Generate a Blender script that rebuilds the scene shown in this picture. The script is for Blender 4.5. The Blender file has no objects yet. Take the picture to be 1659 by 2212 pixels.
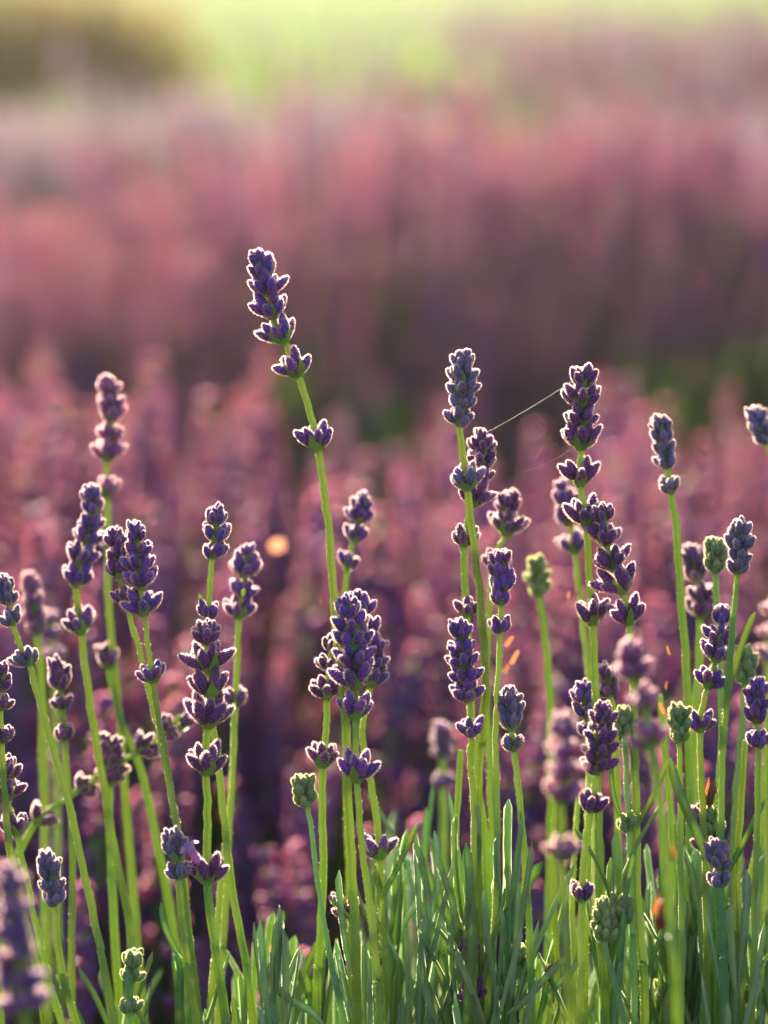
import bpy, math, random
import numpy as np
from mathutils import Vector, Matrix, Euler
random.seed(11)
rng = np.random.default_rng(5)
S = bpy.context.scene
COL = S.collection
R = math.radians

# ------------------------------------------------------------------ camera, sky, sun, exposure
CAM = Vector((0.0, 0.0, 0.80)); PITCH = R(10.5); FOCUS = 0.75
cam = bpy.data.cameras.new('camera'); cam_o = bpy.data.objects.new('camera', cam); COL.objects.link(cam_o)
S.camera = cam_o
cam.sensor_fit = 'HORIZONTAL'; cam.sensor_width = 24; cam.lens = 100
cam.clip_start = 0.02; cam.clip_end = 2000
cam.dof.use_dof = True; cam.dof.focus_distance = FOCUS; cam.dof.aperture_fstop = 6.5
cam_o.location = CAM; cam_o.rotation_euler = (R(90) - PITCH, 0, 0)

SUN_AZ = R(-16); SUN_EL = R(20)          # behind the flowers, left of the view
w = bpy.data.worlds.new('World'); S.world = w; w.use_nodes = True
wn = w.node_tree; sky = wn.nodes.new('ShaderNodeTexSky'); sky.sky_type = 'NISHITA'; sky.sun_disc = False
sky.sun_elevation = SUN_EL; sky.sun_rotation = SUN_AZ; sky.dust_density = 2.0
wn.links.new(sky.outputs[0], wn.nodes['Background'].inputs[0]); wn.nodes['Background'].inputs[1].default_value = 0.055
sun = bpy.data.lights.new('sun', 'SUN'); sun.energy = 5.0; sun.angle = R(0.6); sun.color = (1.0, 0.79, 0.58)
sun_o = bpy.data.objects.new('sun', sun); COL.objects.link(sun_o)
sdir = Vector((math.sin(SUN_AZ) * math.cos(SUN_EL), math.cos(SUN_AZ) * math.cos(SUN_EL), math.sin(SUN_EL)))
sun_o.rotation_euler = sdir.to_track_quat('Z', 'Y').to_euler()
S.view_settings.view_transform = 'Standard'; S.view_settings.look = 'None'
S.view_settings.gamma = 1.0; S.view_settings.exposure = 2.68
S.cycles.max_bounces = 10; S.cycles.transparent_max_bounces = 8; S.cycles.volume_bounces = 1
S.cycles.use_denoising = True; S.cycles.sample_clamp_indirect = 6; S.cycles.sample_clamp_direct = 14

ROT = cam_o.rotation_euler.to_matrix()
def at(x, y, dz=0.0):
    """point at photo position (1659 x 2212 grid), dz metres behind the plane of focus"""
    d = Vector(((x - 829.5) / 1659 * .24, -(y - 1106) / 1659 * .24, -1.0)) * (FOCUS + dz)
    return CAM + ROT @ d
def px2m(px, dz=0.0): return px / 1659 * .24 * (FOCUS + dz)

# ------------------------------------------------------------------ materials
def mat(name):
    m = bpy.data.materials.new(name); m.use_nodes = True
    nt = m.node_tree; nt.nodes.clear()
    out = nt.nodes.new('ShaderNodeOutputMaterial')
    return m, nt, out
def leafy(name, ramp, trans, tfac, axis=None, rough=.55, sheen=0., nscale=300., var=.25, spec=.35, sheen_tint=(1, .8, .9)):
    """tissue: principled mixed with translucency; ramp = list of (pos, rgb) along local z (axis = length) or noise"""
    m, nt, out = mat(name); N = nt.nodes; L = nt.links
    tc = N.new('ShaderNodeTexCoord')
    cr = N.new('ShaderNodeValToRGB'); el = cr.color_ramp.elements
    el[0].position = ramp[0][0]; el[0].color = (*ramp[0][1], 1); el[1].position = ramp[-1][0]; el[1].color = (*ramp[-1][1], 1)
    for p, c in ramp[1:-1]:
        e = el.new(p); e.color = (*c, 1)
    noi = N.new('ShaderNodeTexNoise'); noi.inputs['Scale'].default_value = nscale; noi.inputs['Detail'].default_value = 4
    L.new(tc.outputs['Object'], noi.inputs['Vector'])
    if axis:
        sep = N.new('ShaderNodeSeparateXYZ'); L.new(tc.outputs['Object'], sep.inputs[0])
        mr = N.new('ShaderNodeMapRange'); mr.inputs['From Max'].default_value = axis
        L.new(sep.outputs['Z'], mr.inputs['Value'])
        ad = N.new('ShaderNodeMath'); ad.operation = 'MULTIPLY_ADD'; ad.inputs[1].default_value = .35
        L.new(noi.outputs['Fac'], ad.inputs[0])
        sb = N.new('ShaderNodeMath'); sb.operation = 'SUBTRACT'; sb.inputs[1].default_value = .175
        L.new(mr.outputs[0], sb.inputs[0]); L.new(sb.outputs[0], ad.inputs[2])
        L.new(ad.outputs[0], cr.inputs[0])
    else:
        L.new(noi.outputs['Fac'], cr.inputs[0])
    oi = N.new('ShaderNodeObjectInfo')
    hs = N.new('ShaderNodeHueSaturation')
    a = N.new('ShaderNodeMapRange'); a.inputs['To Min'].default_value = 1 - var; a.inputs['To Max'].default_value = 1 + var
    L.new(oi.outputs['Random'], a.inputs['Value']); L.new(a.outputs[0], hs.inputs['Value'])
    b = N.new('ShaderNodeMapRange'); b.inputs['To Min'].default_value = .5 - .035; b.inputs['To Max'].default_value = .5 + .035
    mm = N.new('ShaderNodeMath'); mm.operation = 'FRACT'; m2 = N.new('ShaderNodeMath'); m2.operation = 'MULTIPLY'; m2.inputs[1].default_value = 17.3
    L.new(oi.outputs['Random'], m2.inputs[0]); L.new(m2.outputs[0], mm.inputs[0]); L.new(mm.outputs[0], b.inputs['Value']); L.new(b.outputs[0], hs.inputs['Hue'])
    L.new(cr.outputs[0], hs.inputs['Color'])
    P = N.new('ShaderNodeBsdfPrincipled'); L.new(hs.outputs[0], P.inputs['Base Color'])
    P.inputs['Roughness'].default_value = rough; P.inputs['Specular IOR Level'].default_value = spec
    P.inputs['Sheen Weight'].default_value = sheen; P.inputs['Sheen Roughness'].default_value = .35; P.inputs['Sheen Tint'].default_value = (*sheen_tint, 1)
    bp = N.new('ShaderNodeBump'); bp.inputs['Strength'].default_value = .35; bp.inputs['Distance'].default_value = .0003
    n2 = N.new('ShaderNodeTexNoise'); n2.inputs['Scale'].default_value = nscale * 5; L.new(tc.outputs['Object'], n2.inputs['Vector'])
    L.new(n2.outputs['Fac'], bp.inputs['Height']); L.new(bp.outputs[0], P.inputs['Normal'])
    T = N.new('ShaderNodeBsdfTranslucent'); T.inputs['Color'].default_value = (*trans, 1)
    X = N.new('ShaderNodeMixShader'); X.inputs[0].default_value = tfac
    L.new(P.outputs[0], X.inputs[1]); L.new(T.outputs[0], X.inputs[2]); L.new(X.outputs[0], out.inputs['Surface'])
    return m
def fuzz(name, col, tcol, fwd=.55):
    m, nt, out = mat(name); N = nt.nodes; L = nt.links
    D = N.new('ShaderNodeBsdfDiffuse'); D.inputs[0].default_value = (*col, 1)
    T = N.new('ShaderNodeBsdfTranslucent'); T.inputs[0].default_value = (*tcol, 1)
    X = N.new('ShaderNodeMixShader'); X.inputs[0].default_value = .8
    G = N.new('ShaderNodeBsdfRefraction'); G.inputs['Color'].default_value = (*tcol, 1); G.inputs['IOR'].default_value = 1.2; G.inputs['Roughness'].default_value = .75
    Z = N.new('ShaderNodeMixShader'); Z.inputs[0].default_value = fwd
    L.new(D.outputs[0], X.inputs[1]); L.new(T.outputs[0], X.inputs[2]); L.new(X.outputs[0], Z.inputs[1]); L.new(G.outputs[0], Z.inputs[2]); L.new(Z.outputs[0], out.inputs['Surface'])
    return m
M = {}
M['bud'] = leafy('bud_purple', [(0, (.08, .09, .04)), (.3, (.105, .034, .24)), (1, (.120, .040, .34))], (.45, .06, .18), .12, axis=.0055, sheen=.35)
M['bud_dark'] = leafy('bud_violet', [(0, (.07, .05, .05)), (.3, (.11, .025, .14)), (1, (.13, .026, .19))], (.45, .05, .12), .12, axis=.0055, sheen=.3)
M['bud_blue'] = leafy('bud_blue', [(0, (.09, .13, .09)), (.4, (.10, .09, .20)), (1, (.14, .13, .30))], (.35, .15, .35), .12, axis=.0055, sheen=.4)
M['bud_pink_lit'] = leafy('bud_lilac_pink_lit', [(0, (.10, .09, .06)), (.3, (.16, .06, .22)), (1, (.22, .09, .32))], (.95, .30, .48), .26, axis=.0055, sheen=.35)  # lilac-pink buds, with the backlit pink glow put into the colours
M['bud_green'] = leafy('bud_green', [(0, (.10, .17, .06)), (.6, (.16, .24, .12)), (1, (.26, .30, .22))], (.3, .45, .12), .2, axis=.0055, sheen=.4)
M['fuzz'] = fuzz('bud_hairs', (.15, .08, .21), (1.0, .84, .84))
M['fuzz_green'] = fuzz('green_hairs', (.36, .46, .22), (.92, .95, .55))
M['stem'] = leafy('stem_green', [(.3, (.13, .26, .045)), (.7, (.19, .34, .07))], (.50, .60, .11), .34, rough=.45, sheen=.25, nscale=120, var=.15, sheen_tint=(.9, 1, .6))
M['stem_grey'] = leafy('stem_greygreen', [(.3, (.13, .24, .10)), (.7, (.19, .32, .15))], (.4, .6, .15), .3, rough=.5, sheen=.35, nscale=120, var=.15, sheen_tint=(.9, 1, .8))
M['leaf'] = leafy('leaf_green', [(.3, (.11, .22, .06)), (.7, (.18, .32, .11))], (.40, .56, .15), .34, rough=.5, sheen=.3, nscale=90, var=.3, sheen_tint=(.9, 1, .8))
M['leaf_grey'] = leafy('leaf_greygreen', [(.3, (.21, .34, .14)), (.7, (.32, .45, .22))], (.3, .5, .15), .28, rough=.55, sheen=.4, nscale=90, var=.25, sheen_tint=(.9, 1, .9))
M['petal'] = leafy('corolla_lilac', [(.3, (.30, .14, .42)), (.7, (.38, .20, .50))], (.75, .35, .75), .45, nscale=400)
M['brown'] = leafy('dry_brown', [(.3, (.05, .025, .012)), (.7, (.13, .06, .025))], (.5, .18, .04), .2, nscale=500)
M['orange'] = leafy('dry_orange', [(.3, (.26, .09, .04)), (.7, (.36, .13, .05))], (.50, .17, .07), .3, nscale=400)
M['spike'] = leafy('far_spike', [(.3, (.065, .028, .20)), (.7, (.13, .06, .33))], (.85, .12, .42), .18, sheen=.3, nscale=200, var=.35)
M['spike_fuzz'] = fuzz('far_spike_hairs', (.20, .08, .36), (1.0, .34, .38), .65)
M['far_leaf_shade'] = leafy('far_leaf_green_shade', [(.3, (.035, .080, .020)), (.7, (.06, .115, .03))], (.20, .36, .05), .18, nscale=60, var=.3)  # leaf green darkened: shade between the rows put into the colour
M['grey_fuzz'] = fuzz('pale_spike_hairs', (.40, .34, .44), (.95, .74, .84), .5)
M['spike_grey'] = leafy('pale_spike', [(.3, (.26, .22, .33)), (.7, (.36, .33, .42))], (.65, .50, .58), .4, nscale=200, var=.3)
M['shrub'] = leafy('shrub_leaf', [(.3, (.035, .085, .025)), (.7, (.06, .12, .035))], (.22, .42, .06), .35, nscale=8, var=.2, rough=.95, spec=0.)
M['dryshrub'] = leafy('dry_shrub_leaf', [(.3, (.13, .10, .028)), (.7, (.19, .14, .04))], (.30, .23, .08), .30, nscale=8, var=.2, rough=.95, spec=0.)

# ------------------------------------------------------------------ helpers
def obj(name, me, parent=None, loc=(0, 0, 0), rot=None, scale=None):
    o = bpy.data.objects.new(name, me); COL.objects.link(o)
    if parent is not None: o.parent = parent
    o.location = loc
    if rot is not None:
        if isinstance(rot, Euler) or isinstance(rot, tuple): o.rotation_euler = rot
        else: o.rotation_euler = rot.to_euler()
    if scale is not None: o.scale = scale
    return o
def tag(o, label=None, cat=None, group=None, kind=None):
    if label: o['label'] = label
    if cat: o['category'] = cat
    if group: o['group'] = group
    if kind: o['kind'] = kind
    return o
def mesh(name, V, F, mats, mi=None, smooth=None):
    me = bpy.data.meshes.new(name)
    me.from_pydata([tuple(v) for v in V], [], [tuple(f) for f in F])
    for m in mats: me.materials.append(m)
    if mi is not None: me.polygons.foreach_set('material_index', np.array(mi, dtype=np.int32))
    if smooth is None: smooth = [True] * len(F)
    me.polygons.foreach_set('use_smooth', np.array(smooth, dtype=bool))
    me.update()
    return me

def frame_of(d):
    z = Vector(d).normalized()
    x = z.orthogonal().normalized() if abs(z.y) > .9 else Vector((0, 1, 0)).cross(z).normalized()
    y = z.cross(x)
    return Matrix((x, y, z)).transposed()

class MB:
    def __init__(s): s.V = []; s.F = []; s.I = []; s.Sm = []
    def add(s, V, F, i=0, sm=True):
        b = len(s.V); s.V += [tuple(v) for v in V]; s.F += [tuple(b + k for k in f) for f in F]
        s.I += [i] * len(F); s.Sm += [sm] * len(F)
    def build(s, name, mats): return mesh(name, s.V, s.F, mats, s.I, s.Sm)

def bud_geo(L=.0055, W=.00115, seg=10, rings=None, open_tip=False):
    prof = rings or [(0, .30), (.12, .72), (.32, 1.0), (.52, 1.06), (.72, .90), (.88, .58), (.97, .26)]
    V = []; F = []
    for t, r in prof:
        for k in range(seg):
            a = 2 * math.pi * k / seg
            rr = r * W * (1 + .10 * math.cos(seg / 2 * a))
            V.append((rr * math.cos(a), rr * math.sin(a), t * L))
    n = len(prof)
    for i in range(n - 1):
        for k in range(seg):
            a = i * seg + k; b = i * seg + (k + 1) % seg
            F.append((a, b, b + seg, a + seg))
    V.append((0, 0, L)); c = len(V) - 1
    for k in range(seg): F.append(((n - 1) * seg + k, (n - 1) * seg + (k + 1) % seg, c))
    return V, F, prof
def hair_tris(n, L, W, prof, hl, hw, rnd):
    V = []; F = []; ph = rnd.uniform(0, 6)
    ts = [p[0] for p in prof] + [1.0]; rs = [p[1] for p in prof] + [0.05]
    for _ in range(n):
        t = rnd.uniform(.02, 1) ** .85; a = rnd.uniform(0, 2 * math.pi)
        if rnd.random() > .62 + .38 * math.sin(2.3 * a + 7 * t + ph) * math.cos(9 * t + 1.7 * a + ph * 2): continue
        r = float(np.interp(t, ts, rs)) * W
        slope = (np.interp(min(1, t + .06), ts, rs) - np.interp(max(0, t - .06), ts, rs)) * W / (.12 * L)
        nrm = Vector((math.cos(a), math.sin(a), -slope)).normalized()
        d = (nrm + Vector((rnd.gauss(0, .3), rnd.gauss(0, .3), rnd.gauss(.25, .3)))).normalized()
        p = Vector((r * math.cos(a), r * math.sin(a), t * L)) - nrm * W * .05
        s = d.cross(Vector((rnd.gauss(0, 1), rnd.gauss(0, 1), rnd.gauss(0, 1)))).normalized() * hw * .5
        h = hl * rnd.uniform(.6, 1.25)
        V += [p - s, p + s, p + d * h]; b = len(V) - 3; F.append((b, b + 1, b + 2))
    return V, F

def make_bud(name, m, f, n=900, hl=.00052, hw=.00018, seed=1, lw=1.0):
    rnd = random.Random(seed); mb = MB()
    V, F, prof = bud_geo(W=.00115 * lw)
    # slight bend
    bx = rnd.uniform(-.0004, .0004)
    V = [(x + bx * (z / .0055) ** 2, y, z) for x, y, z in V]
    mb.add(V, F, 0)
    V, F = hair_tris(n, .0055, .00115 * lw, prof, hl, hw, rnd)
    V = [(v[0] + bx * (v[2] / .0055) ** 2, v[1], v[2]) for v in V]
    mb.add(V, F, 1, False)
    return mb.build(name, [m, f])
BUD = {}
for k, m, f in (('pink', 'bud_pink_lit', 'fuzz'), ('purple', 'bud', 'fuzz'), ('dark', 'bud_dark', 'fuzz'), ('blue', 'bud_blue', 'fuzz'), ('green', 'bud_green', 'fuzz_green')):
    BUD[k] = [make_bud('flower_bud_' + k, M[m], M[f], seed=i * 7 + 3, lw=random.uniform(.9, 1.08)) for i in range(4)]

def whorl_base(name, m):
    """short bracts cupping the ring of buds"""
    mb = MB()
    V = []; F = []
    for i, (z, r) in enumerate(((-.0012, .0009), (-.0003, .0014), (.0006, .0016), (.0014, .0010))):
        for k in range(8):
            a = 2 * math.pi * k / 8; V.append((r * math.cos(a), r * math.sin(a), z))
    for i in range(3):
        for k in range(8):
            a = i * 8 + k; b = i * 8 + (k + 1) % 8; F.append((a, b, b + 8, a + 8))
    mb.add(V, F, 0)
    for k in range(4):
        a = k * math.pi / 2 + .4
        ca, sa = math.cos(a), math.sin(a); px, py = -sa, ca
        P0 = Vector((ca * .0011, sa * .0011, -.0009)); P1 = Vector((ca * .0024, sa * .0024, .0006)); P2 = Vector((ca * .0031, sa * .0031, .0028))
        s = Vector((px, py, 0))
        mb.add([P0 - s * .0006, P0 + s * .0006, P1 + s * .0011, P1 - s * .0011, P2], [(0, 1, 2, 3), (3, 2, 4)], 0)
    return mb.build(name, [m])
CUP = {'purple': whorl_base('whorl_bracts', M['stem']), 'green': whorl_base('whorl_bracts_grey', M['stem_grey'])}
CUP['dark'] = CUP['pink'] = CUP['purple']; CUP['blue'] = CUP['green']

def catmull(P, n=6):
    out = []
    Q = [P[0] + (P[0] - P[1])] + list(P) + [P[-1] + (P[-1] - P[-2])]
    for i in range(1, len(Q) - 2):
        a, b, c, d = Q[i - 1], Q[i], Q[i + 1], Q[i + 2]
        for k in range(n):
            t = k / n
            out.append(.5 * ((2 * b) + (-a + c) * t + (2 * a - 5 * b + 4 * c - d) * t * t + (-a + 3 * b - 3 * c + d) * t ** 3))
    out.append(P[-1].copy())
    return out

def tube(mb, pts, radii, i=0, ridged=True, seg=8, twist=.4):
    n = len(pts); V = []; F = []
    for j, p in enumerate(pts):
        d = (pts[min(j + 1, n - 1)] - pts[max(j - 1, 0)])
        m = frame_of(d)
        for k in range(seg):
            a = 2 * math.pi * k / seg + twist
            rr = radii[j] * ((1.22 if k % 2 == 0 else .76) if ridged else 1)
            V.append(p + m @ Vector((rr * math.cos(a), rr * math.sin(a), 0)))
    for j in range(n - 1):
        for k in range(seg):
            a = j * seg + k; b = j * seg + (k + 1) % seg
            F.append((a, b, b + seg, a + seg))
    c = len(V); V.append(pts[0]); V.append(pts[-1])
    for k in range(seg):
        F.append((c, (k + 1) % seg, k)); F.append((c + 1, (n - 1) * seg + k, (n - 1) * seg + (k + 1) % seg))
    mb.add(V, F, i, not ridged)
def stem_mesh(pts, r0, r1, m, hairs=True, name='stem', seed=0, fz='fuzz_green', upto=None):
    """pts top to bottom"""
    rnd = random.Random(seed); mb = MB()
    n = len(pts); rad = [r0 + (r1 - r0) * j / (n - 1) for j in range(n)]
    tube(mb, pts, rad, 0, True, 8, rnd.uniform(0, 1.5))
    if hairs:
        V = []; F = []
        for j in range(n - 1):
            a, b = pts[j], pts[j + 1]
            if b.z < .48: break
            L = (b - a).length; m3 = frame_of(b - a)
            for _ in range(int(L / .00014)):
                t = rnd.random(); ang = rnd.uniform(0, 6.283); p = a.lerp(b, t)
                d = (m3 @ Vector((math.cos(ang), math.sin(ang), rnd.gauss(0, .4)))).normalized()
                q = p + d * rad[j] * .9
                s = d.cross(Vector((rnd.gauss(0, 1), rnd.gauss(0, 1), rnd.gauss(0, 1)))).normalized() * .00006
                h = rnd.uniform(.00018, .0005)
                V += [q - s, q + s, q + d * (rad[j] * .1 + h)]; c = len(V) - 3; F.append((c, c + 1, c + 2))
        mb.add(V, F, 1, False)
    return mb.build(name, [M[m], M[fz]])

def strap(mb, pts, wid, nrm, i=0, fold=.25):
    """narrow leaf blade, pts base to tip, folded along its midrib and thick"""
    n = len(pts); V = []; F = []
    for j, p in enumerate(pts):
        t = j / (n - 1)
        w_ = wid * (min(1, .35 + 2.2 * t)) * (1 if t < .8 else math.sqrt(max(0, 1 - ((t - .8) / .2) ** 2)) * .9 + .1)
        d = (pts[min(j + 1, n - 1)] - pts[max(j - 1, 0)]).normalized()
        s = d.cross(nrm).normalized(); u = s.cross(d).normalized()
        V += [p - s * w_ * .5 + u * w_ * fold, p + u * w_ * .06, p + s * w_ * .5 + u * w_ * fold, p - u * w_ * .22]
    for j in range(n - 1):
        a = 4 * j; b = a + 4
        F += [(a, a + 1, b + 1, b), (a + 1, a + 2, b + 2, b + 1), (a + 2, a + 3, b + 3, b + 2), (a + 3, a, b, b + 3)]
    mb.add(V, F, i, True)

# ------------------------------------------------------------------ setting: ground
def ground_mat():
    m, nt, out = mat('soil_and_turf'); N = nt.nodes; L = nt.links
    tc = N.new('ShaderNodeTexCoord'); sep = N.new('ShaderNodeSeparateXYZ'); L.new(tc.outputs['Object'], sep.inputs[0])
    n1 = N.new('ShaderNodeTexNoise'); n1.inputs['Scale'].default_value = .35; n1.inputs['Detail'].default_value = 6; L.new(tc.outputs['Object'], n1.inputs[0])
    n2 = N.new('ShaderNodeTexNoise'); n2.inputs['Scale'].default_value = 14; n2.inputs['Detail'].default_value = 8; L.new(tc.outputs['Object'], n2.inputs[0])
    c1 = N.new('ShaderNodeValToRGB'); c1.color_ramp.elements[0].position = .35; c1.color_ramp.elements[0].color = (.10, .17, .035, 1)
    c1.color_ramp.elements[1].position = .65; c1.color_ramp.elements[1].color = (.28, .34, .09, 1)
    c2 = N.new('ShaderNodeValToRGB'); c2.color_ramp.elements[0].color = (.035, .022, .013, 1); c2.color_ramp.elements[1].color = (.11, .07, .04, 1)
    L.new(n1.outputs['Fac'], c1.inputs[0]); L.new(n2.outputs['Fac'], c2.inputs[0])
    mr = N.new('ShaderNodeMapRange'); mr.inputs['From Min'].default_value = 5.5; mr.inputs['From Max'].default_value = 7.0
    L.new(sep.outputs['Y'], mr.inputs['Value'])
    mx = N.new('ShaderNodeMix'); mx.data_type = 'RGBA'; L.new(mr.outputs[0], mx.inputs['Factor']); L.new(c2.outputs[0], mx.inputs['A']); L.new(c1.outputs[0], mx.inputs['B'])
    P = N.new('ShaderNodeBsdfPrincipled'); P.inputs['Roughness'].default_value = .9; L.new(mx.outputs['Result'], P.inputs['Base Color'])
    bp = N.new('ShaderNodeBump'); bp.inputs['Distance'].default_value = .02; L.new(n2.outputs['Fac'], bp.inputs['Height']); L.new(bp.outputs[0], P.inputs['Normal'])
    L.new(P.outputs[0], out.inputs[0]); return m
gv = [(-400, -60, 0), (400, -60, 0), (400, 700, 0), (-400, 700, 0)]
tag(obj('ground', mesh('ground', gv, [(0, 1, 2, 3)], [ground_mat()])), kind='structure')

# far meadow grass: one mass of blades
def blades(name, n, xs, y0, y1, h, wd, m, dens=None):
    V = []; F = []
    Y = y0 + (y1 - y0) * rng.random(n) ** 1.3
    X = (rng.random(n) * 2 - 1) * xs(Y)
    for x, y in zip(X, Y):
        if dens is not None and not dens(x, y): continue
        hh = h * rng.uniform(.6, 1.3); a = rng.uniform(0, 3.14); s = wd * .5
        dx, dy = math.cos(a) * s, math.sin(a) * s; lx, ly = rng.normal(0, .25, 2) * hh
        b = len(V); V += [(x - dx, y - dy, 0), (x + dx, y + dy, 0), (x + lx * .4 + dx * .7, y + ly * .4 + dy * .7, hh * .6), (x + lx * .4 - dx * .7, y + ly * .4 - dy * .7, hh * .6), (x + lx, y + ly, hh)]
        F += [(b, b + 1, b + 2, b + 3), (b + 3, b + 2, b + 4)]
    return obj(name, mesh(name, V, F, [m]))
M['meadow'] = leafy('meadow_grass', [(.35, (.09, .20, .05)), (.65, (.11, .18, .07))], (.15, .27, .10), .26, nscale=.35, var=0)
g = blades('meadow_grass', 60000, lambda Y: 1.5 + Y * .28, 7, 48, .26, .05, M['meadow'])
tag(g, 'blurred sunlit yellow green meadow grass beyond the lavender rows', 'grass', kind='stuff')

# ------------------------------------------------------------------ background lavender prototypes
def far_spike(seed, grey=False, wd=.0047):
    rnd = random.Random(seed); mb = MB()
    H = rnd.uniform(.020, .044)
    z = 0; rows = []
    while z < H:
        f = z / H
        w_ = wd * (1 - .5 * f ** 2) * rnd.uniform(.85, 1.1)
        rows.append((z, w_)); z += rnd.uniform(.0050, .0068)
    rows = [(-.013 - rnd.uniform(0, .01), .0052)] + rows
    if rnd.random() < .5: rows = [(rows[0][0] - .022, .0048)] + rows
    for z, w_ in rows:
        nb = 6
        for k in range(nb):
            a = 2 * math.pi * (k + rnd.random() * .5) / nb; th = rnd.uniform(.45, .95)
            d = Vector((math.sin(th) * math.cos(a), math.sin(th) * math.sin(a), math.cos(th)))
            p = Vector((math.cos(a) * .0008, math.sin(a) * .0008, z + rnd.uniform(-.002, .002))); m = frame_of(d); L = w_ * 1.05
            V, F, pr = bud_geo(L, .0013, 5, [(0, .4), (.35, 1.0), (.75, .9), (.97, .35)])
            mb.add([p + m @ Vector(v) for v in V], F, 0)
            V, F = hair_tris(50, L, .0013, pr, .00085, .00046, rnd)
            mb.add([p + m @ Vector(v) for v in V], F, 1, False)
    tube(mb, [Vector((0, 0, H)), Vector((0, 0, rows[0][0]))], [.0007, .0009], 2, False, 5)
    ms = [M['spike_grey'], M['grey_fuzz'], M['stem_grey']] if grey else [M['spike'], M['spike_fuzz'], M['stem']]
    return mb.build('flower_spike', ms), rows[0][0]
def far_stem(seed, H):
    rnd = random.Random(seed); bx, by = rnd.uniform(-.012, .012), rnd.uniform(-.012, .012)
    pts = [Vector((bx * math.sin(math.pi * t), by * math.sin(math.pi * t), H * (1 - t))) for t in [i / 7 for i in range(8)]]
    mb = MB(); tube(mb, pts, [.0009 + .0005 * t / 7 for t in range(8)], 0, False, 5)
    for k in range(5):       # a few leaves low on the stem
        z = H * rnd.uniform(.05, .55); a = rnd.uniform(0, 6.28); d = Vector((math.cos(a), math.sin(a), 0))
        p = Vector((0, 0, z)); L = rnd.uniform(.03, .05)
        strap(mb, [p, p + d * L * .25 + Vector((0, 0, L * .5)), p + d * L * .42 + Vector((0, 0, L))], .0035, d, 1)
    return mb.build('stem', [M['far_leaf_shade'], M['far_leaf_shade']])
BANKG = 'blurred lavender stems massed in the sunlit bank behind the sharp ones'
BLAB = 'out-of-focus pinkish lavender stem crowded among its like in the sunlit bank behind'
protos = []
def bank_thing(st, sp, H, x, y, rot, scl):
    e = bpy.data.objects.new('flowering_lavender', None); COL.objects.link(e); e.location = (x, y, 0); e.rotation_euler = rot; e.scale = (scl,) * 3
    e.empty_display_size = .02
    a = obj('stem', st, e); b = obj('flower_spike', sp, e, (0, 0, H))
    tag(e, BLAB, 'lavender', BANKG)
    return a, b
PH = [.50, .52, .48, .55, .46, .51]
PM = []
for i, H in enumerate(PH):
    sp, zlow = far_spike(100 + i); st = far_stem(50 + i, H - .0)
    PM.append((st, sp, H))

ROW1 = (0.86, 1.38)
def bank_h(y): return float(np.interp(y, [.70, .84, .90, .98, 1.08, 1.20, 1.34, 1.42], [.28, .40, .465, .512, .535, .548, .552, .535]))
def lean(x, y, x0, y0, k, jit=.12):
    return ((-(y - y0) * k + rng.normal(0, jit)), ((x - x0) * k + rng.normal(0, jit)), rng.uniform(0, 6.28))
# individual stems, the nearest of the bank
nb = 0; tries = 0
bank_pts = []
while nb < 225 and tries < 4000:
    tries += 1
    y = rng.uniform(*ROW1); x = rng.uniform(-1, 1) * (.155 * y + .03)
    u = x / (.12 * y)
    hgt = bank_h(y) + rng.normal(0, .010) + (.042 if u < -.52 else .034 if u > .35 else -.016 if abs(u + .1) < .35 else .0)
    if rng.random() < .35: hgt -= rng.uniform(0, .12)
    if rng.random() < .05: hgt += .025
    i = int(rng.integers(0, 6)); s_ = min(1.25, max(.6, hgt / (PH[i] + .03)))
    bank_pts.append((x, y, i, s_)); nb += 1
first = {}
for (x, y, i, s_) in bank_pts:
    rot = lean(x, y, 0, 1.1, .12, .13)
    a, b = bank_thing(*PM[i], x, y, rot, s_)
    if i not in first: first[i] = (a, b)
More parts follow.
